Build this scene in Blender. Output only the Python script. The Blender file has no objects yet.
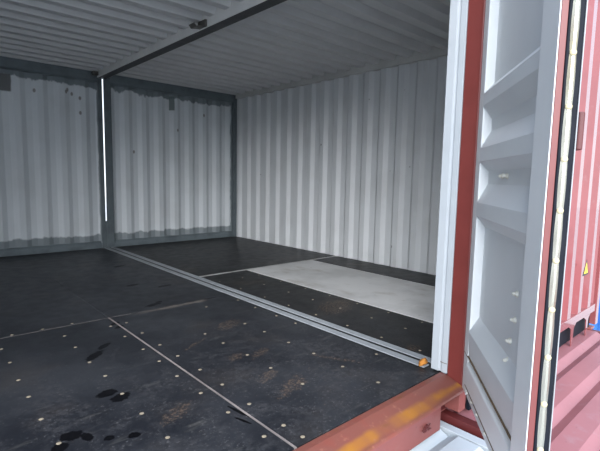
import bpy, bmesh, math, random
from mathutils import Matrix, Vector
random.seed(7)
S = bpy.context.scene
COL = S.collection

# ------------------------------------------------------------------ camera
YAW, PITCH, ROLL, FPX = 0.73947886, 0.10762218, 0.01951830, 441.8555
CAM = Vector((-2.38905, -1.26264, 1.13896))
cy, sy, cp, sp = math.cos(YAW), math.sin(YAW), math.cos(PITCH), math.sin(PITCH)
fwd = Vector((sy * cp, cy * cp, -sp)); rgt = Vector((cy, -sy, 0)); up = rgt.cross(fwd)
r2 = rgt * math.cos(ROLL) + up * math.sin(ROLL)
u2 = -rgt * math.sin(ROLL) + up * math.cos(ROLL)
cd = bpy.data.cameras.new('camera'); cam = bpy.data.objects.new('camera', cd); COL.objects.link(cam)
cd.sensor_fit = 'HORIZONTAL'; cd.sensor_width = 36.0; cd.lens = FPX / 600 * 36; cd.clip_start = 0.02; cd.clip_end = 500
mw = Matrix((r2, u2, -fwd)).transposed().to_4x4(); mw.translation = CAM; cam.matrix_world = mw
S.camera = cam

# ------------------------------------------------------------------ sky, sun, exposure
S.view_settings.view_transform = 'Standard'; S.view_settings.look = 'None'
S.view_settings.gamma = 1.0; S.view_settings.use_curve_mapping = False
S.view_settings.exposure = 0.85
S.cycles.diffuse_bounces = 8; S.cycles.max_bounces = 14
W = bpy.data.worlds.new('sky'); S.world = W; W.use_nodes = True
wn = W.node_tree.nodes; wl = W.node_tree.links
bg = wn['Background']; tc = wn.new('ShaderNodeTexCoord'); sep = wn.new('ShaderNodeSeparateXYZ')
rmp = wn.new('ShaderNodeValToRGB')
wl.new(tc.outputs['Generated'], sep.inputs[0]); wl.new(sep.outputs['Z'], rmp.inputs[0])
rmp.color_ramp.elements[0].position = 0.0; rmp.color_ramp.elements[0].color = (0.86, 0.93, 1.0, 1)
rmp.color_ramp.elements[1].position = 0.7; rmp.color_ramp.elements[1].color = (0.55, 0.72, 1.0, 1)
wl.new(rmp.outputs[0], bg.inputs[0]); bg.inputs[1].default_value = 1.1
sd = bpy.data.lights.new('sun', 'SUN'); sun = bpy.data.objects.new('sun', sd); COL.objects.link(sun)
SUN_FROM = Vector((-1.0, -1.0, 0.72))          # the sun stands behind thin cloud
sd.energy = 4.4; sd.angle = math.radians(50); sd.color = (0.98, 0.98, 1.0)
sun.rotation_euler = SUN_FROM.to_track_quat('Z', 'Y').to_euler(); sun.location = (-6, -4, 8)

# ------------------------------------------------------------------ node helper
class V:
    def __init__(s, g, sock): s.g, s.s = g, sock
    def m(s, op, *o):
        n = s.g.nt.nodes.new('ShaderNodeMath'); n.operation = op
        for i, x in enumerate((s,) + o):
            if isinstance(x, V): s.g.nt.links.new(x.s, n.inputs[i])
            else: n.inputs[i].default_value = x
        return V(s.g, n.outputs[0])
    def __add__(s, o): return s.m('ADD', o)
    def __sub__(s, o): return s.m('SUBTRACT', o)
    def __mul__(s, o): return s.m('MULTIPLY', o)
    def abs(s): return s.m('ABSOLUTE')
    def max(s, o): return s.m('MAXIMUM', o)
    def min(s, o): return s.m('MINIMUM', o)
    def step(s, a, b):
        n = s.g.nt.nodes.new('ShaderNodeMapRange'); n.interpolation_type = 'SMOOTHSTEP'
        s.g.nt.links.new(s.s, n.inputs['Value'])
        n.inputs['From Min'].default_value = a; n.inputs['From Max'].default_value = b
        return V(s.g, n.outputs['Result'])

class Mat:
    """a Principled material with a small expression language over the object coordinates"""
    def __init__(s, name, color, rough=0.5, metallic=0.0, spec=0.5, coat=0.0):
        s.mat = bpy.data.materials.new(name); s.mat.use_nodes = True; s.nt = s.mat.node_tree
        s.b = s.nt.nodes['Principled BSDF']; s.tc = s.nt.nodes.new('ShaderNodeTexCoord')
        s.b.inputs['Roughness'].default_value = rough; s.b.inputs['Metallic'].default_value = metallic
        s.b.inputs['Specular IOR Level'].default_value = spec; s.b.inputs['Coat Weight'].default_value = coat
        n = s.nt.nodes.new('ShaderNodeRGB'); n.outputs[0].default_value = (*color, 1); s.c = n.outputs[0]
        q = s.nt.nodes.new('ShaderNodeSeparateXYZ'); s.nt.links.new(s.tc.outputs['Object'], q.inputs[0])
        s.x, s.y, s.z = (V(s, q.outputs[i]) for i in range(3))
    def noise(s, scale, detail=4, stretch=(1, 1, 1), rough=0.55):
        mp = s.nt.nodes.new('ShaderNodeMapping'); mp.inputs['Scale'].default_value = stretch
        s.nt.links.new(s.tc.outputs['Object'], mp.inputs[0])
        n = s.nt.nodes.new('ShaderNodeTexNoise'); n.inputs['Scale'].default_value = scale
        n.inputs['Detail'].default_value = detail; n.inputs['Roughness'].default_value = rough
        s.nt.links.new(mp.outputs[0], n.inputs['Vector']); return V(s, n.outputs[0])
    def over(s, color, mask):
        n = s.nt.nodes.new('ShaderNodeMix'); n.data_type = 'RGBA'
        s.nt.links.new(mask.s, n.inputs[0]); s.nt.links.new(s.c, n.inputs[6]); n.inputs[7].default_value = (*color, 1)
        s.c = n.outputs[2]; return s
    def rough(s, v): s.nt.links.new(v.s, s.b.inputs['Roughness']); return s
    def bump(s, v, strength=0.2, dist=0.01):
        n = s.nt.nodes.new('ShaderNodeBump'); n.inputs['Strength'].default_value = strength; n.inputs['Distance'].default_value = dist
        s.nt.links.new(v.s, n.inputs['Height']); s.nt.links.new(n.outputs[0], s.b.inputs['Normal']); return s
    def blob(s, x, y, rx, ry, wob=0.5, ang=0.0, scale=14):
        dx, dy = s.x - x, s.y - y
        ca, sa = math.cos(ang), math.sin(ang)
        u = (dx * ca + dy * sa) * (1 / rx); v = (dy * ca - dx * sa) * (1 / ry)
        d = (u * u + v * v).m('SQRT') + (s.noise(scale, 3) - 0.5) * (2 * wob)
        return d.step(1.15, 0.85)
    def done(s): s.nt.links.new(s.c, s.b.inputs['Base Color']); return s.mat

# ------------------------------------------------------------------ materials
GREY = (0.60, 0.62, 0.63)
PRIMER = (0.135, 0.165, 0.178)
def wall_paint():
    m = Mat('interior_grey_paint', GREY, 0.5)
    m.over((0.53, 0.545, 0.55), (m.noise(1.6, 4)).step(0.45, 0.7) * 0.6)
    m.over((0.46, 0.45, 0.42), m.noise(5, 5, (1, 1, 0.12)).step(0.56, 0.75) * 0.35)
    m.over((0.12, 0.11, 0.10), m.noise(9, 2).step(0.745, 0.78) * 0.7)
    return m.bump(m.noise(3, 2), 0.15, 0.01).done()
def back_paint():
    m = Mat('back_wall_paint', (0.62, 0.655, 0.675), 0.5)
    m.over((0.54, 0.565, 0.575), (m.noise(1.8, 4)).step(0.45, 0.7) * 0.5)
    w = m.noise(5, 4, (1.6, 1.6, 1)) - 0.5
    top = (m.z + w * 0.20).step(2.395, 2.425)
    low = (m.z + w * 0.12).step(0.225, 0.195) * 0.92
    px = ((m.x + 0.005).abs() + w * 0.03).step(0.105, 0.09)
    cr = (m.x + w * 0.06).step(2.24, 2.27)
    m.over(PRIMER, top.max(low).max(px).max(cr) * 0.9)
    # touched-up rectangles and small knocks, as on the two panels
    def rect(x0, x1, z0, z1): 
        e = w * 0.03
        return ((m.x + e).step(x0 - .008, x0 + .008)) * ((m.x + e).step(x1 + .008, x1 - .008)) * ((m.z + e).step(z0 - .01, z0 + .01)) * ((m.z + e).step(z1 + .01, z1 - .01))
    m.over((0.12, 0.125, 0.125), rect(-1.40, -1.19, 2.21, 2.43) * 0.95)
    m.over((0.10, 0.135, 0.13), rect(1.06, 1.14, 2.22, 2.45) * 0.9)
    for x, z in ((-.92, 2.26), (-.34, 2.23), (-.34, 2.02), (-.52, 2.3), (-.44, 2.28), (.45, 1.5), (1.7, 2.2), (1.2, 1.9), (-.5, 2.33)):
        d = ((m.x - x) * (m.x - x) + (m.z - z) * (m.z - z) * 0.4).m('SQRT')
        m.over((0.14, 0.12, 0.10), d.step(0.022, 0.012) * 0.75)
    return m.bump(m.noise(3, 2), 0.12, 0.01).done()
def simple(name, c, rough=0.45, var=None, amt=0.5, scale=4, metallic=0.0, spec=0.5, stretch=(1, 1, 1), coat=0.0):
    m = Mat(name, c, rough, metallic, spec, coat)
    v = var or tuple(x * 0.75 for x in c)
    m.over(v, m.noise(scale, 5, stretch).step(0.42, 0.68) * amt)
    return m.done()
def rusty_sill():
    m = Mat('rust_red_sill_paint', (0.19, 0.065, 0.050), 0.45)
    m.over((0.22, 0.055, 0.04), m.noise(9, 5).step(0.45, 0.7) * 0.6)
    n = m.noise(5, 5, (0.45, 1, 1)) - 0.5
    streak = (((m.y + 0.088) * 1.0).abs() + n * 0.10).step(0.035, 0.006) * (m.z.step(-0.06, -0.05))
    m.over((0.36, 0.15, 0.022), streak * (m.noise(2.2, 3, (1, .2, .2)).step(0.36, 0.55)) * 0.95)
    m.over((0.16, 0.065, 0.02), m.noise(16, 4, (0.3, 1, 1)).step(0.57, 0.72) * (m.z.step(-0.06, -0.05)) * 0.7)
    m.over((0.34, 0.15, 0.10), m.noise(30, 3).step(0.60, 0.75) * 0.4)
    return m.done()
def red_paint(name, c, rough, coat=0.0):
    m = Mat(name, c, rough, coat=coat)
    m.over(tuple(x * 0.82 for x in c), m.noise(3, 5).step(0.42, 0.7) * 0.6)
    m.over((c[0] * 1.05, c[1] * 1.7, c[2] * 1.7), m.noise(11, 5).step(0.56, 0.75) * 0.35)
    m.over((c[0] * 0.45, c[1] * 0.5, c[2] * 0.5), m.noise(26, 3).step(0.68, 0.74) * 0.5)
    return m.done()

FEET = [(-1.53, 1.575, 0.082, 0.033, 0.72), (-1.43, 1.70, 0.066, 0.023, 0.72), (-1.21, 2.11, 0.043, 0.022, 0.5), (-1.215, 2.015, 0.047, 0.023, 0.7),
        (-1.64, 1.03, 0.055, 0.039, 0.3), (-1.60, .945, 0.055, 0.039, 0.5), (-1.89, .74, 0.039, 0.047, 1.0), (-1.95, .68, 0.039, 0.031, 0.6), (-1.84, .69, 0.023, 0.039, 0.2),
        (-1.68, .57, 0.027, 0.022, 0), (-1.77, .62, 0.023, 0.020, 0), (-.77, 2.41, 0.086, 0.030, 0.3), (-.70, 2.46, 0.039, 0.023, 0.3), (-.39, 4.25, 0.094, 0.039, 0.4),
        (-.64, 3.21, 0.070, 0.039, 0.4), (-.40, 2.98, 0.078, 0.035, 0.1), (-1.22, .44, 0.009, 0.078, 0.15), (-1.25, .36, 0.008, 0.047, 0.3)]
RUST = [(-.87, .65, .07, .03), (-.85, .48, .10, .03), (-.79, .46, .06, .02), (-.86, 1.0, .05, .03), (-.70, .95, .07, .025), (-1.45, .62, .08, .03), (-.55, 1.55, .10, .05), (.45, 1.36, .16, .10), (.16, .36, .05, .03), (-.95, 1.35, .09, .012), (-.38, .56, .012, .12)]
def floor_mat(name, base, brown=0.0, wet=True, dust=1.0):
    m = Mat(name, base, 0.4, spec=0.36 if wet else 0.22)
    big = m.noise(1.3, 5); fine = m.noise(62, 4, rough=0.7); mid = m.noise(9, 5)
    near = m.y.step(2.6, 0.3)
    m.over((0.040, 0.043, 0.050), big.step(0.42, 0.66) * (0.55 * dust))
    m.over((0.075, 0.055, 0.038), m.noise(2.2, 5).step(0.52, 0.72) * (0.18 + brown))
    m.over((0.042, 0.043, 0.048), m.noise(4.5, 5).step(0.40, 0.62) * m.noise(26, 4, rough=0.7).step(0.40, 0.62) * near * dust)
    m.over((0.115, 0.113, 0.115), fine.step(0.55, 0.66) * mid.step(0.34, 0.62) * near * (0.75 * dust))
    m.over((0.10, 0.098, 0.092), m.noise(3.0, 6, (1, 6, 1)).step(0.60, 0.74) * near * (0.5 * dust))
    m.over((0.13, 0.10, 0.075), m.noise(34, 4, (0.6, 1, 1)).step(0.68, 0.76) * near * 0.55)
    # dust swept along the cross joint
    swept = ((m.y - 2.25).abs() + (m.noise(8, 4) - 0.5) * 0.08).step(0.05, 0.0) * (m.x.step(-1.1, -0.75)) * (m.x.step(-0.28, -0.40))
    m.over((0.20, 0.17, 0.145), swept * 0.6)
    for (x, y, rx, ry) in RUST:
        m.over((0.20, 0.135, 0.09), m.blob(x, y, rx * 1.3, ry * 1.3, 1.3, 0.5, 34) * m.noise(60, 4, rough=0.7).step(0.46, 0.62) * 0.5)
    if wet:
        wm = None
        for (x, y, rx, ry, a) in FEET:
            b = m.blob(x, y, rx, ry, 0.55, a, 34); wm = b if wm is None else wm.max(b)
        m.over((0.003, 0.003, 0.004), wm * 0.95)
    m.rough(mid.step(0.25, 0.8) * 0.10 + 0.40)
    if wet:
        n = m.nt.nodes.new('ShaderNodeMapRange'); m.nt.links.new(wm.s, n.inputs['Value']); n.inputs['To Min'].default_value = 0.36; n.inputs['To Max'].default_value = 0.10
        m.nt.links.new(n.outputs[0], m.b.inputs['Specular IOR Level'])
    return m.done()

M = {}
M['wall'] = wall_paint(); M['back'] = back_paint()
M['primer'] = simple('blue_grey_primer', PRIMER, 0.5, (0.075, 0.09, 0.10), 0.6, 5)
M['post_in'] = simple('dark_primer_post', (0.115, 0.14, 0.15), 0.5, (0.075, 0.09, 0.10), 0.6, 6)
M['rail'] = simple('grey_rail_paint', (0.52, 0.52, 0.50), 0.45, (0.42, 0.42, 0.405), 0.5, 4)
M['rail_dark'] = simple('dark_joint_and_shade', (0.045, 0.047, 0.05), 0.6, (0.09, 0.09, 0.09), 0.5, 12)
M['beam'] = simple('lit_beam_side', (0.76, 0.755, 0.73), 0.45, (0.66, 0.655, 0.63), 0.5, 5)
M['edge'] = simple('dull_red_door_edge', (0.155, 0.040, 0.037), 0.5, (0.125, 0.032, 0.03), 0.5, 12)
M['ceiling'] = simple('ceiling_grey_paint', (0.60, 0.60, 0.59), 0.5, (0.52, 0.52, 0.51), 0.5, 2.5)
M['strip'] = simple('worn_grey_strip_paint', (0.31, 0.335, 0.355), 0.45, (0.21, 0.23, 0.25), 0.5, 8)
M['white'] = simple('white_door_post_paint', (0.49, 0.53, 0.56), 0.4, (0.43, 0.47, 0.50), 0.4, 6)
M['redpost'] = simple('rust_red_post_paint', (0.19, 0.036, 0.030), 0.42, (0.15, 0.028, 0.023), 0.5, 5)
M['sill'] = rusty_sill()
M['red_in'] = red_paint('rust_red_frame_paint', (0.22, 0.068, 0.060), 0.42)
M['redwall'] = red_paint('glossy_red_container_paint', (0.225, 0.066, 0.068), 0.2, 0.7)
M['redroof'] = red_paint('chalky_red_roof_paint', (0.31, 0.125, 0.135), 0.5)
M['red_dark'] = simple('dark_red_steel', (0.09, 0.014, 0.014), 0.5)
M['door'] = simple('door_grey_paint', (0.60, 0.635, 0.65), 0.38, (0.54, 0.575, 0.60), 0.5, 2.5)
M['door_frame'] = simple('door_frame_grey_paint', (0.68, 0.71, 0.72), 0.38, (0.62, 0.655, 0.67), 0.4, 4)
M['rubber'] = simple('black_rubber_and_shade', (0.007, 0.009, 0.014), 0.65, (0.012, 0.014, 0.02), 0.5, 10, 0.0, 0.15)
M['retainer'] = simple('cream_metal_strip', (0.46, 0.44, 0.37), 0.22, (0.36, 0.30, 0.18), 0.8, 5, 0.75, stretch=(1, 1, 0.5))
M['rivet'] = simple('cream_rivet', (0.50, 0.44, 0.26), 0.5, (0.42, 0.38, 0.28), 0.5, 30)
M['bolt'] = simple('dull_white_bolt', (0.62, 0.62, 0.56), 0.45, (0.4, 0.36, 0.28), 0.6, 40)
M['rustline'] = simple('rusty_sealant', (0.13, 0.085, 0.045), 0.7, (0.06, 0.045, 0.03), 0.6, 20)
M['screw'] = simple('tan_screw_head', (0.34, 0.29, 0.21), 0.6, (0.20, 0.165, 0.12), 0.6, 60)
M['ply'] = simple('plywood_seam_dust', (0.27, 0.235, 0.22), 0.8, (0.14, 0.12, 0.115), 0.8, 7)
M['batten'] = simple('pale_joint_batten', (0.44, 0.44, 0.43), 0.6, (0.30, 0.29, 0.27), 0.7, 9)
M['floor'] = floor_mat('black_phenolic_board', (0.012, 0.0135, 0.018))
M['floor2'] = floor_mat('brown_black_phenolic_board', (0.009, 0.009, 0.0095), 0.25, False, 0.45)
def pale_board():
    m = Mat('pale_grey_board', (0.62, 0.62, 0.61), 0.6)
    m.over((0.47, 0.47, 0.46), m.noise(2.0, 5).step(0.40, 0.66) * 0.8)
    m.over((0.36, 0.33, 0.28), m.noise(4, 5, (1, 0.5, 1)).step(0.55, 0.72) * 0.6)
    m.over((0.32, 0.28, 0.22), m.noise(14, 4).step(0.64, 0.76) * 0.5)
    return m.done()
M['pale'] = pale_board()
M['roofwhite'] = simple('pale_grey_roof_paint', (0.47, 0.52, 0.55), 0.42, (0.40, 0.45, 0.48), 0.5, 3)
M['steel'] = simple('dark_weathered_steel', (0.10, 0.095, 0.085), 0.5, (0.2, 0.19, 0.17), 0.5, 25, 0.4)
M['yellow'] = simple('warning_yellow', (0.85, 0.62, 0.01), 0.4, (0.8, 0.55, 0.01), 0.2, 10)
M['black'] = simple('print_black', (0.02, 0.02, 0.02), 0.5)
M['orange'] = simple('orange_rusty_scrap', (0.50, 0.20, 0.03), 0.8, (0.22, 0.09, 0.02), 0.7, 40)
M['blue'] = simple('blue_container_paint', (0.04, 0.16, 0.50), 0.4, (0.05, 0.2, 0.55), 0.5, 3)
M['asphalt'] = simple('yard_concrete', (0.56, 0.54, 0.51), 0.9, (0.46, 0.45, 0.43), 0.6, 1.5)

# ------------------------------------------------------------------ mesh helpers
class B:
    def __init__(s): s.v, s.f, s.mi = [], [], []
    def box(s, x0, x1, y0, y1, z0, z1, mi=0):
        o = len(s.v)
        s.v += [(x, y, z) for z in (z0, z1) for y in (y0, y1) for x in (x0, x1)]
        for q in ((0, 2, 3, 1), (4, 5, 7, 6), (0, 1, 5, 4), (2, 6, 7, 3), (0, 4, 6, 2), (1, 3, 7, 5)):
            s.f.append([o + i for i in q]); s.mi.append(mi)
        return s
    def prism(s, poly, a, b, axis, mi=0):
        """closed polygon (two coordinates) extruded along an axis from a to b"""
        o = len(s.v); n = len(poly)
        def P(u, v, t): return {'x': (t, u, v), 'y': (u, t, v), 'z': (u, v, t)}[axis]
        s.v += [P(u, v, a) for u, v in poly] + [P(u, v, b) for u, v in poly]
        for i in range(n):
            j = (i + 1) % n; s.f.append([o + i, o + j, o + n + j, o + n + i]); s.mi.append(mi)
        s.f.append([o + i for i in range(n)]); s.f.append([o + n + i for i in range(n)][::-1]); s.mi += [mi, mi]
        return s
    def sheet(s, line, a, b, axis, steps=1):
        """open polyline extruded along an axis"""
        o = len(s.v); n = len(line)
        def P(u, v, t): return {'x': (t, u, v), 'y': (u, t, v), 'z': (u, v, t)}[axis]
        for k in range(steps + 1):
            t = a + (b - a) * k / steps; s.v += [P(u, v, t) for u, v in line]
        for k in range(steps):
            for i in range(n - 1):
                q = o + k * n + i; s.f.append([q, q + 1, q + n + 1, q + n]); s.mi.append(0)
        return s
    def dome(s, c, r, h, ax, n=10, mi=0):
        """a low rivet or bolt head on a face; ax = outward unit vector"""
        ax = Vector(ax).normalized(); t = ax.orthogonal().normalized(); w = ax.cross(t); c = Vector(c); o = len(s.v)
        for rr, hh in ((1, 0), (0.95, 0.45), (0.6, 0.9)):
            s.v += [tuple(c + (t * math.cos(2 * math.pi * k / n) + w * math.sin(2 * math.pi * k / n)) * r * rr + ax * h * hh) for k in range(n)]
        s.v.append(tuple(c + ax * h))
        for L in (0, 1):
            for k in range(n):
                j = (k + 1) % n; s.f.append([o + L * n + k, o + L * n + j, o + (L + 1) * n + j, o + (L + 1) * n + k]); s.mi.append(mi)
        for k in range(n):
            s.f.append([o + 2 * n + k, o + 2 * n + (k + 1) % n, o + 3 * n]); s.mi.append(mi)
        return s
    def tube(s, pts, r, n=8, mi=0):
        pts = [Vector(p) for p in pts]; o = len(s.v)
        for i, p in enumerate(pts):
            d = (pts[min(i + 1, len(pts) - 1)] - pts[max(i - 1, 0)]).normalized()
            t = d.cross(Vector((0.13, 0.31, 0.94))).normalized(); w = d.cross(t)
            s.v += [tuple(p + (t * math.cos(2 * math.pi * k / n) + w * math.sin(2 * math.pi * k / n)) * r) for k in range(n)]
        for i in range(len(pts) - 1):
            for k in range(n):
                j = (k + 1) % n; s.f.append([o + i * n + k, o + i * n + j, o + (i + 1) * n + j, o + (i + 1) * n + k]); s.mi.append(mi)
        s.f.append([o + k for k in range(n)][::-1]); s.f.append([o + (len(pts) - 1) * n + k for k in range(n)]); s.mi += [mi, mi]
        return s
    def make(s, name, mats, parent=None, bevel=0.0, smooth=False, solid=None, seg=2):
        if solid:                                            # a second skin behind the first, in the second material
            n = len(s.v); k = len(s.f)
            s.v += [tuple(Vector(v) + Vector(solid)) for v in s.v]
            s.f += [[i + n for i in f][::-1] for f in s.f]; s.mi += [1 if isinstance(mats, (list, tuple)) else 0] * k
        me = bpy.data.meshes.new(name); me.from_pydata(s.v, [], s.f)
        mats = mats if isinstance(mats, (list, tuple)) else [mats]
        for m in mats: me.materials.append(m)
        for p, i in zip(me.polygons, s.mi): p.material_index = i; p.use_smooth = smooth
        bm = bmesh.new(); bm.from_mesh(me)
        if not solid: bmesh.ops.recalc_face_normals(bm, faces=bm.faces)
        bm.to_mesh(me); bm.free(); me.update()
        o = bpy.data.objects.new(name, me); COL.objects.link(o)
        if parent: o.parent = parent
        if bevel:
            md = o.modifiers.new('bevel', 'BEVEL'); md.width = bevel; md.segments = seg; md.limit_method = 'ANGLE'; md.angle_limit = math.radians(35)
        return o

def struct(o): o['kind'] = 'structure'; return o
def thing(o, label, cat, group=None):
    o['label'] = label; o['category'] = cat
    if group: o['group'] = group
    return o
def empty(name, loc=(0, 0, 0), rz=0.0):
    o = bpy.data.objects.new(name, None); COL.objects.link(o); o.location = loc; o.rotation_euler = (0, 0, rz); o.empty_display_size = 0.2
    return o
def corrugation(a, b, pitch, depth, phase, flat=0.30, slope=0.20, base=0.0):
    """polyline (u, v): v runs base..base+depth; a raised flat starts at phase"""
    pts = []; k0 = math.floor((a - phase) / pitch) - 1; u = phase + k0 * pitch
    raw = []
    while u < b + pitch:
        raw += [(u, depth), (u + flat * pitch, depth), (u + (flat + slope) * pitch, 0), (u + (1 - slope) * pitch, 0)]
        u += pitch
    def val(t):
        for (u0, v0), (u1, v1) in zip(raw, raw[1:]):
            if u0 <= t <= u1: return v0 + (v1 - v0) * (t - u0) / (u1 - u0)
        return 0
    pts = [(a, val(a))] + [q for q in raw if a + 1e-4 < q[0] < b - 1e-4] + [(b, val(b))]
    return [(u, base + v) for u, v in pts]

HZ = 2.63; L = 5.80; WX = 2.36; XL = -4.83  # XL: far side of an unseen bay added to bring in daylight

# ------------------------------------------------------------------ room shell
# floor: a sub floor carrying the boards
fl = struct(B().box(XL - 0.03, 2.40, 0.0, L + 0.05, -0.15, -0.028).make('floor', M['ply']))
def board(x0, x1, y0, y1, mat, label=None, g=0.007):
    o = B().box(x0 + g, x1 - g, y0 + g, y1 - g, -0.0278, 0.0).make('floor_board', mat, fl, 0.0015)
    if label: o['label'] = label
    return o
board(-2.37, -1.20, 0.035, 2.285, M['floor']); board(-1.20, -0.085, 0.035, 2.285, M['floor'])
board(-2.37, -1.1995, 2.285, L, M['floor'], None, 0.001); board(-1.1995, -0.085, 2.285, L, M['floor'], None, 0.001)
board(XL, -3.66, 0.035, L, M['floor']); board(-3.66, -2.50, 0.035, L, M['floor'])  # boards of the added, unseen bay
board(0.09, 0.735, 0.05, 3.12, M['floor2']); board(1.855, WX + 0.02, 0.05, 3.12, M['floor2'])
board(0.09, WX + 0.02, 3.165, L, M['floor2'])
board(0.735, 1.855, 0.30, 3.12, M['pale'], 'unpainted pale grey board')
board(0.735, 1.855, 0.05, 0.30, M['floor2'])
# seam filler of fine dust lying in the joints
sf = B()
sf.box(-1.2065, -1.1935, 0.04, 2.285, -0.028, -0.0008); sf.box(-2.37, -1.02, 2.278, 2.292, -0.028, -0.0006)
B().box(0.09, WX, 3.122, 3.163, -0.028, -0.0004).make('joint_batten', M['batten'], fl)
o = sf.make('joint_dust', M['ply'], fl); 
sc = B()
for x in (-2.32, -1.95, -1.58, -1.26, -1.13, -0.79, -0.44, -0.12):
    for y in (0.07, 0.20, 0.46, 0.72, 0.98, 1.24, 1.49, 1.79, 2.07):
        if x in (-0.79, -0.44, -0.12) and random.random() < 0.25: continue
        if y == 0.07 and x not in (-1.13, -1.95): continue
        sc.dome((x + random.uniform(-.008, .008), y + random.uniform(-.01, .01), 0.0), 0.0110, 0.0015, (0, 0, 1), 8)
for x in (-2.05, -1.85, -1.66, -1.46): sc.dome((x, 2.315, 0.0), 0.0110, 0.0015, (0, 0, 1), 8)
for x in (0.15, 0.45, 0.68):
    for y in (0.3, 0.62, 0.95, 1.3, 1.65, 2.0, 2.4, 2.8): sc.dome((x, y, 0), 0.010, 0.002, (0, 0, 1), 8)
o = sc.make('screw_heads', M['screw'], fl); o['kind'] = 'stuff'

# joint strips between the two containers
for x0, x1 in ((-0.073, -0.013), (0.024, 0.084), (-2.485, -2.425)):
    struct(B().box(x0, x1, 0.13, L - 0.02, -0.001, 0.006).make('trim_1', M['strip'], None, 0.001))
struct(B().box(-0.080, 0.085, 0.0, L - 0.02, -0.0278, -0.024).make('trim_2', M['rail_dark']))

# back walls (one per container), ridges stand towards the room
def back_wall(name, x0, x1, phase):
    line = corrugation(x0, x1, 0.275, 0.036, phase, 0.26, 0.24)
    line = [(x, L + 0.03 - v) for x, v in line]
    return struct(B().sheet(line, 0.09, 2.56, 'z', 1).make(name, [M['back'], M['redwall']], None, solid=(0, 0.003, 0)))
back_wall('wall_back', -2.37, -0.03, -0.20 - 0.275 * 0.5)
back_wall('wall_back', XL - 0.02, -2.50, -2.85)  # back of the added, unseen bay
back_wall('wall_back', 0.03, WX + 0.02, 0.30)
for x0, x1 in ((XL, -2.52), (-2.37, -0.10), (0.09, WX)):
    struct(B().prism([(L - 0.055, 2.705), (L - 0.055, 2.52), (L - 0.03, 2.49), (L + 0.045, 2.49), (L + 0.045, 2.705)], x0, x1, 'x').make('trim_3', M['primer'], None, 0.004))
    struct(B().prism([(L - 0.035, 0.0), (L - 0.035, 0.075), (L - 0.01, 0.105), (L + 0.045, 0.105), (L + 0.045, 0.0)], x0, x1, 'x').make('baseboard_back', M['primer'], None, 0.004))
# the two corner posts with a slit of daylight between them
struct(B().box(-0.105, -0.043, L - 0.06, L - 0.04, -0.15, HZ).make('trim_4', M['post_in'], None, 0.004))
struct(B().box(-0.023, 0.085, L - 0.06, L - 0.04, -0.15, HZ).make('trim_4', M['post_in'], None, 0.004))
struct(B().box(-0.0425, -0.0235, L - 0.055, L - 0.045, -0.02, 0.42).make('trim_4', M['post_in'], None))
struct(B().box(-2.51, -2.37, L - 0.06, L + 0.05, -0.15, HZ).make('trim_4', M['post_in'], None, 0.004))
struct(B().box(WX - 0.07, WX + 0.04, L - 0.06, L + 0.05, -0.15, HZ).make('trim_4', M['post_in'], None, 0.004))
# right wall
line = corrugation(0.0, L + 0.02, 0.277, 0.044, 1.78 + 0.02, 0.29, 0.19)
line = [(WX + 0.044 - v, y) for y, v in line]
struct(B().sheet(line, -0.02, 2.60, 'z').make('wall_right', [M['wall'], M['redwall']], None, solid=(0.003, 0, 0)))
struct(B().prism([(WX - 0.03, 2.565), (WX - 0.03, HZ + 0.075), (WX + 0.06, HZ + 0.075), (WX + 0.06, 2.565)], 0.0, L, 'y').make('trim_5', M['rail'], None, 0.004))
# ceilings, ribs run across each container
def ceiling(x0, x1):
    line = corrugation(0.0, L + 0.04, 0.25, 0.062, 3.71, 0.34, 0.10)
    line = [(y, HZ + 0.062 - v) for y, v in line]
    return struct(B().sheet(line, x0, x1, 'x').make('ceiling', [M['ceiling'], M['redroof']], None, solid=(0, 0, 0.003)))
ceiling(-2.38, -0.105); ceiling(XL - 0.02, -2.50); ceiling(0.031, WX + 0.03)  # the middle one covers the added, unseen bay
# the twin top rails over the joint
struct(B().box(-0.112, -0.1005, 0.0, L, 2.55, 2.705).make('trim_6', M['beam'], None, 0.004))  # pale plate: light falling on the beam's side put into the colour
struct(B().box(-0.100, 0.0150, 0.0, L, 2.552, 2.705).make('trim_7', M['rail_dark']))  # dark underside of the rails, its shade put into the colour
struct(B().box(0.0155, 0.030, 0.0, L, 2.555, 2.705).make('trim_6', M['rail'], None, 0.004))
struct(B().box(-2.52, -2.38, 0.0, L, 2.55, 2.705).make('trim_6', M['rail'], None, 0.004))
# lashing bracket and end lug on the rail
t = B(); t.box(-0.135, -0.1125, 2.60, 2.74, 2.556, 2.62)
t.prism([(-0.115, 2.556), (-0.22, 2.535), (-0.22, 2.545), (-0.115, 2.57)], 2.62, 2.72, 'y')
t.prism([(-0.22, 2.535), (-0.245, 2.565), (-0.237, 2.57), (-0.215, 2.545)], 2.62, 2.72, 'y')
thing(t.make('lashing_bracket', M['steel'], None, 0.003), 'small dark bent steel bracket hanging from the grey ceiling beam', 'bracket')
thing(B().box(-0.19, -0.1125, L - 0.14, L - 0.06, 2.57, 2.625).make('rail_lug', M['steel'], None, 0.006), 'small dark steel lug at the back end of the ceiling beam', 'bracket')
# left wall of the unseen bay, added so more daylight comes in
line = corrugation(0.0, L + 0.02, 0.277, 0.036, 1.8, 0.27, 0.23)
line = [(XL - 0.03 + v, y) for y, v in line]
struct(B().sheet(line, -0.02, 2.60, 'z').make('wall_left_added', [M['wall'], M['redwall']], None, solid=(-0.003, 0, 0)))
# front header over the open end
struct(B().box(XL - 0.03, 0.0, -0.12, 0.0, 2.52, 2.72).make('trim_8', M['redpost'], None, 0.006))

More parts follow.
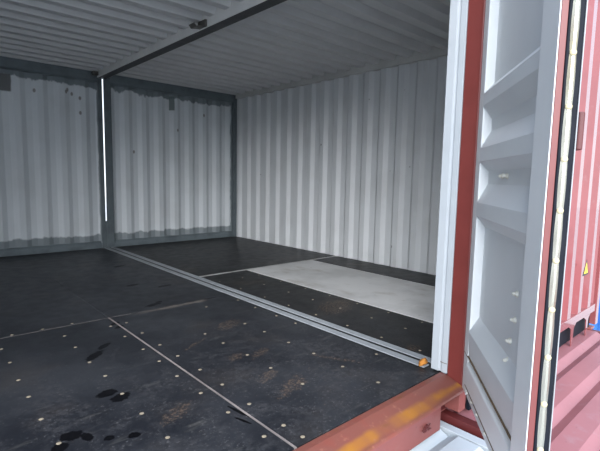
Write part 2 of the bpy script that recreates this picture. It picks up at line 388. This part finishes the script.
# ------------------------------------------------------------------ front posts and sill
p = B()
p.prism([(-0.045, -0.005), (-0.045, 0.030), (-0.037, 0.036), (-0.037, 0.046), (-0.045, 0.052), (-0.045, 0.100), (0.0, 0.100), (0.0, -0.005)], 0.001, 2.63, 'z')
post = struct(p.make('trim_9', M['white'], None, 0.003))
B().box(-0.0455, -0.0385, -0.003, 0.038, 0.060, 0.0635).make('weld_seam', M['rustline'], post)
struct(B().box(-0.040, 0.06, -0.1, -0.0055, -0.045, 2.72).make('trim_10', M['redpost'], None, 0.005))
struct(B().box(0.03, 0.12, 0.0, 0.10, -0.15, 2.63).make('trim_10', M['redpost'], None, 0.005))
sl = struct(B().prism([(0.035, -0.0005), (0.0, -0.002), (-0.018, -0.008), (-0.125, -0.045), (-0.132, -0.055), (-0.122, -0.055), (-0.01, -0.030), (0.034, -0.0277)], XL - 0.03, -0.0405, 'x').make('trim_11', M['sill'], None, 0.003))
B().prism([(-0.125, -0.05), (-0.132, -0.056), (-0.132, -0.185), (-0.124, -0.192), (-0.10, -0.192), (-0.10, -0.05)], XL - 0.03, -0.315, 'x').make('face_plate', M['red_in'], sl, 0.004)
B().box(-0.080, -0.008, -0.115, -0.02, -0.185, -0.046).make('gusset', M['red_in'], sl, 0.006)
B().box(XL - 0.03, -0.06, -0.02, 0.0, -0.20, -0.032).make('web_plate', M['red_dark'], sl)
rg = B()
for k in range(5):
    a = random.uniform(0, 6.28); c = (-0.46 + 0.013 * (k - 2), -0.140, -0.115)
    rg.tube([(c[0] + 0.017 * math.cos(a + q * 0.7), c[1] - 0.003 * (q % 2), c[2] + 0.014 * math.sin(a + q * 0.7)) for q in range(6)], 0.003, 6)
rg.dome((-0.46, -0.132, -0.115), 0.017, 0.008, (0, -1, 0), 10)
o = rg.make('rust_knot', M['red_dark'], sl); o['label'] = 'tangled rusty wire stub on the sill face'
# orange crumb at the end of the strips
cr = bmesh.new(); bmesh.ops.create_icosphere(cr, subdivisions=2, radius=0.030)
for v in cr.verts: v.co *= random.uniform(0.75, 1.25); v.co.z = max(v.co.z * 0.8, -0.012)
me = bpy.data.meshes.new('foam_scrap'); cr.to_mesh(me); cr.free(); me.materials.append(M['orange'])
o = bpy.data.objects.new('foam_scrap', me); COL.objects.link(o); o.location = (-0.045, 0.155, 0.018); o.scale = (1.3, 0.7, 1)
thing(o, 'small crumbly orange scrap at the front end of the grey floor strips', 'scrap')

# ------------------------------------------------------------------ half-open door (local x: hinge to free edge, local -y: towards the room)
ANG = math.radians(38.0)
dr = struct(empty('door_1', (-0.10, -0.13, 0.0), math.pi + ANG))
DW, ZT = 1.075, 2.60
f = B()
f.box(0.012, 0.105, 0.0, 0.058, -0.01, ZT)                                   # hinge stile
f.make('hinge_stile', M['door_frame'], dr, 0.004)
B().box(-0.02, 0.0118, 0.016, 0.055, 0.0, ZT).make('hinge_step_shaded', simple('shaded_frame_grey', (0.14, 0.17, 0.20), 0.5), dr, 0.004)  # recessed step of the door frame, its shade put into the grey
f = B(); f.prism([(0.905, 0.0), (0.935, -0.018), (DW, -0.018), (DW, 0.055), (0.905, 0.055)], -0.01, ZT, 'z')
f.make('lock_stile', M['door_frame'], dr, 0.003)
B().box(0.1055, 0.9045, 0.0, 0.058, ZT - 0.10, ZT).make('top_rail', M['door_frame'], dr, 0.004)
B().prism([(-0.006, 0.045), (-0.006, 0.165), (0.030, 0.205), (0.058, 0.205), (0.058, 0.045)], 0.1055, 0.9045, 'x').make('bottom_rail', M['door_frame'], dr, 0.004)
B().prism([(0.006, -0.02), (0.006, 0.0445), (0.05, 0.0445), (0.05, -0.02)], 0.106, 0.904, 'x').make('bottom_gasket_flange', M['door'], dr, 0.003)
# pressed panel: horizontal corrugations
R_, F_ = 0.045, -0.002
zs = [(0.205, R_)]
prof = [(0.206, 0.004), (0.345, F_), (0.425, R_), (0.905, R_), (0.962, F_), (1.032, F_), (1.125, R_), (1.190, R_), (1.238, F_), (1.305, F_), (1.390, R_), (1.452, R_),
        (1.515, F_), (1.575, F_), (1.625, R_), (2.12, R_), (2.20, F_), (2.30, F_), (2.36, R_), (2.499, R_)]
pn = B().sheet([(y, z) for z, y in prof], 0.1055, 0.9045, 'x', 1)
pn.make('door_panel', [M['door'], M['redwall']], dr, solid=(0, 0.003, 0))
B().prism([(-0.001, 0.2055), (-0.004, 0.2085), (-0.001, 0.213), (0.004, 0.213), (0.004, 0.2055)], 0.11, 0.90, 'x').make('rust_seam', M['rustline'], dr)
B().box(0.02, 0.10, -0.001, 0.006, 0.200, 0.2035).make('rust_seam', M['rustline'], dr)
B().box(0.1060, 0.904, -0.0075, 0.006, 0.046, 0.052).make('rust_seam', M['rustline'], dr)
for s in (0.13, 0.24, 0.36, 0.52, 0.66, 0.8):
    B().dome((s, 0.006, 0.020), 0.010, 0.010, (0, -1, 0), 8).make('rivet', M['bolt'], dr)
for s, z in ((0.385, 1.164), (0.452, 1.164), (0.693, 0.704), (0.692, 0.599), (0.650, 0.498), (0.635, 0.41)):
    b = B(); b.dome((s, 0.044, z), 0.014, 0.012, (0, -1, 0), 6); b.dome((s, 0.034, z), 0.008, 0.012, (0, -1, 0), 8)
    b.make('bolt', M['bolt'], dr)
# free edge: red face, rubber seal, riveted retainer strip
B().box(DW + 0.0005, DW + 0.003, -0.0185, -0.0155, -0.01, ZT).make('paint_edge', M['door_frame'], dr)
B().box(DW + 0.0002, DW + 0.006, -0.0153, 0.003, -0.01, ZT).make('edge_face', M['edge'], dr, 0.001)
B().box(DW + 0.0002, DW + 0.010, 0.0035, 0.046, -0.02, ZT).make('door_seal', M['rubber'], dr, 0.003)
B().box(DW + 0.0002, DW + 0.012, 0.0465, 0.050, -0.02, ZT).make('seal_lip', simple('grey_rubber_lip', (0.30, 0.31, 0.32), 0.5), dr, 0.001)
rz = [0.005 + 0.1503 * k for k in range(18)]
for z0, z1 in zip(rz, rz[1:]):
    n = 6; o_ = B(); yl = []
    for k in range(n + 1):
        t = k / n; w = 0.0092 + 0.0020 * math.sin(math.pi * t); yl.append((z0 + 0.0006 + (z1 - z0 - 0.0012) * t, 0.0215 - w, 0.0215 + w, 0.0135 + 0.0022 * math.sin(math.pi * t)))
    for (za, a0, a1, ha), (zb, b0, b1, hb) in zip(yl, yl[1:]):
        q = len(o_.v)
        o_.v += [(DW + .0105, a0, za), (DW + ha, (a0 * 2 + a1) / 3, za), (DW + ha, (a0 + 2 * a1) / 3, za), (DW + .0105, a1, za),
                 (DW + .0105, b0, zb), (DW + hb, (b0 * 2 + b1) / 3, zb), (DW + hb, (b0 + 2 * b1) / 3, zb), (DW + .0105, b1, zb)]
        for i in range(3): o_.f.append([q + i, q + i + 1, q + i + 5, q + i + 4]); o_.mi.append(0)
    o_.make('retainer_strip', M['retainer'], dr)
for z in rz[1:]:
    B().dome((DW + 0.0115, 0.0215, z), 0.0100, 0.007, (1, 0, 0), 10).make('rivet', M['rivet'], dr, smooth=False)
# outer skin and hardware
B().box(0.106, 0.904, 0.0585, 0.064, 0.0, ZT).make('outer_skin', M['redwall'], dr)
for s in (0.30, 0.72):
    bar = B().tube([(s, 0.105, 0.02), (s, 0.105, 2.55)], 0.017, 12).make('lock_bar', M['rail'], dr, smooth=True)
    for z in (0.25, 1.1, 2.3): B().box(s - 0.05, s + 0.05, 0.0645, 0.09, z, z + 0.07).make('bar_guide', M['red_dark'], bar, 0.004)
B().box(DW - 0.05, DW + 0.004, 0.0555, 0.0720, 1.235, 1.345).make('latch_bracket', M['red_dark'], dr, 0.004)

# ------------------------------------------------------------------ closed red end of the neighbouring container
YW = -0.16
line = corrugation(0.02, 2.345, 0.27, 0.036, 1.02, 0.30, 0.20)
line = [(x, YW + 0.036 - v) for x, v in line]
wf = struct(B().sheet(line, 0.035, 2.60, 'z').make('wall_front', [M['redwall'], M['wall']], None, solid=(0, 0.003, 0)))
B().box(0.02, 2.345, YW - 0.004, YW + 0.06, -0.035, 0.0345).make('bottom_rail', M['redwall'], wf, 0.003)
for x in (0.53, 0.93, 1.33, 1.73, 2.13):
    B().prism([(x - 0.12, -0.034), (x + 0.09, -0.034), (x + 0.030, -0.075), (x + 0.016, -0.225), (x - 0.014, -0.225), (x - 0.030, -0.075)], YW, YW + 0.008, 'y').make('foot_gusset', M['redwall'], wf, 0.001)
B().box(0.02, 2.345, YW - 0.004, YW + 0.06, 2.601, 2.72).make('top_rail', M['redwall'], wf, 0.003)
t = B(); t.prism([(-0.055, -0.048), (0.055, -0.048), (0.0, 0.055)], 0.0, 0.0015, 'y', 0); t.prism([(-0.037, -0.037), (0.037, -0.037), (0.0, 0.034)], -0.0006, 0.0, 'y', 1)
o = t.make('warning_sticker', [M['black'], M['yellow']], wf); o.location = (1.95, YW - 0.0022, 0.42); o.scale = (1.35, 1, 1.35); o['label'] = 'yellow warning triangle sticker with black border'
struct(B().box(2.35, 2.43, YW - 0.012, -0.001, -0.17, 2.72).make('trim_12', M['redwall'], None, 0.005))
struct(B().box(0.02, 2.345, YW + 0.035, YW + 0.055, -0.20, -0.036).make('shade_sheet', M['rubber'], None))  # black sheet standing in for the shade under the bottom rail

# ------------------------------------------------------------------ the lower tier: two long containers whose roofs carry the room
def lower_container(label, x0, x1, skin, roofm, phase, hidden=False, rail_top=None):
    t = empty('shipping_container', ((x0 + x1) / 2, -0.2, -2.85)); inv = (-(x0 + x1) / 2, 0.2, 2.85)
    if hidden: struct(t)
    else: thing(t, label, 'container', 'lower containers under the room')
    def fix(o): o.location = inv; return o
    y0, y1, zt = -6.2, 5.9, -0.225
    line = [(y, zt - 0.040 + v) for y, v in corrugation(y0 + 0.06, y1 - 0.06, 0.235, 0.040, phase, 0.50, 0.33)]
    # a steep rear slope and a broad front slope are separate runs: each rib is capped at both ends inside the rails
    rf = B().sheet(line, x0 + 0.10, x1 - 0.10, 'x'); b = rf
    for s in (x0 + 0.0655, x1 - 0.10):
        b.box(s, s + 0.0345, y0 + 0.06, y1 - 0.06, zt - 0.06, zt - 0.0395)
    fix(b.make('roof_sheet', roofm, t))
    for s in (x0 + 0.005, x1 - 0.065):
        fix(B().box(s, s + 0.06, y0, y1, zt - 0.09, (rail_top or zt - 0.012) if s < (x0 + x1) / 2 else zt - 0.012).make('top_rail', skin, t, 0.004))
        fix(B().box(s, s + 0.06, y0, y1, -2.80, -2.66).make('bottom_rail', skin, t, 0.004))
    for s, sg in ((x0 + 0.02, 1), (x1 - 0.02, -1)):
        ln = [(s + sg * v, y) for y, v in corrugation(y0 + 0.1, y1 - 0.1, 0.277, 0.036, 0.0, 0.3, 0.2)]
        fix(B().sheet(ln, -2.66, zt - 0.09, 'z').make('side_wall', skin, t))
    for yy, s in ((y0 + 0.01, 1), (y1 - 0.01, -1)):
        ln = [(x, yy + s * v) for x, v in corrugation(x0 + 0.07, x1 - 0.07, 0.277, 0.036, x0, 0.3, 0.2)]
        fix(B().sheet(ln, -2.80, zt - 0.06, 'z').make('end_wall', skin, t))
        for xx in (x0 + 0.005, x1 - 0.105): fix(B().box(xx, xx + 0.10, min(yy, yy + s * .1), max(yy, yy + s * .1), -2.85, zt - 0.005).make('corner_post', skin, t, 0.006))
    return t
lower_container('white long container below the open floor, its ribbed roof jutting out in front', -2.42, -0.135, M['roofwhite'], M['roofwhite'], -0.165 - 0.148)
lower_container('red long container below the red end wall, its ribbed roof jutting out in front', -0.120, 2.43, M['red_dark'], M['redroof'], -0.43, False, -0.205)
lower_container('', -4.86, -2.44, M['roofwhite'], M['roofwhite'], -0.283, True)  # unseen container added beneath the bay that brings in daylight
# short corner blocks that the upper containers rest on
for x0, x1, y0, y1 in ((-0.11, -0.055, -0.02, 0.06), (0.02, 0.12, -0.05, 0.09), (2.33, 2.43, -0.15, 0.0), (-2.38, -2.27, -0.10, 0.06)):
    struct(B().box(x0, x1, y0, y1, -0.2245, -0.2005).make('trim_14', M['red_in'], None, 0.005))
# yard
struct(B().box(-80, 80, -80, 80, -3.0, -2.851).make('ground', M['asphalt']))
# a blue container further down the yard, glimpsed past the red corner post
t = empty('shipping_container', (9.6, 7.0, -2.85))
thing(t, 'blue container standing in the yard beyond the red corner post', 'container')
x0, x1, y0, y1, z0, z1 = -1.2, 1.2, -6.0, 6.0, 0.0, 4.0
for s, sg in ((x0, 1), (x1, -1)):
    B().sheet([(s + sg * v, y) for y, v in corrugation(y0 + 0.1, y1 - 0.1, 0.277, 0.036, 0.0, 0.3, 0.2)], 0.16, z1 - 0.1, 'z').make('side_wall', M['blue'], t)
    B().box(min(s, s + sg * .07), max(s, s + sg * .07), y0, y1, z1 - 0.1, z1).make('top_rail', M['blue'], t)
    B().box(min(s, s + sg * .07), max(s, s + sg * .07), y0, y1, 0.0, 0.16).make('bottom_rail', M['blue'], t)
for yy, s in ((y0, 1), (y1, -1)):
    B().sheet([(x, yy + s * v) for x, v in corrugation(x0 + 0.1, x1 - 0.1, 0.277, 0.036, 0.0, 0.3, 0.2)], 0.0, z1, 'z').make('end_wall', M['blue'], t)
B().sheet([(y, z1 - 0.03 + v) for y, v in corrugation(y0, y1, 0.235, 0.03, 0.0, 0.3, 0.2)], x0 + 0.07, x1 - 0.07, 'x').make('roof_sheet', M['blue'], t)
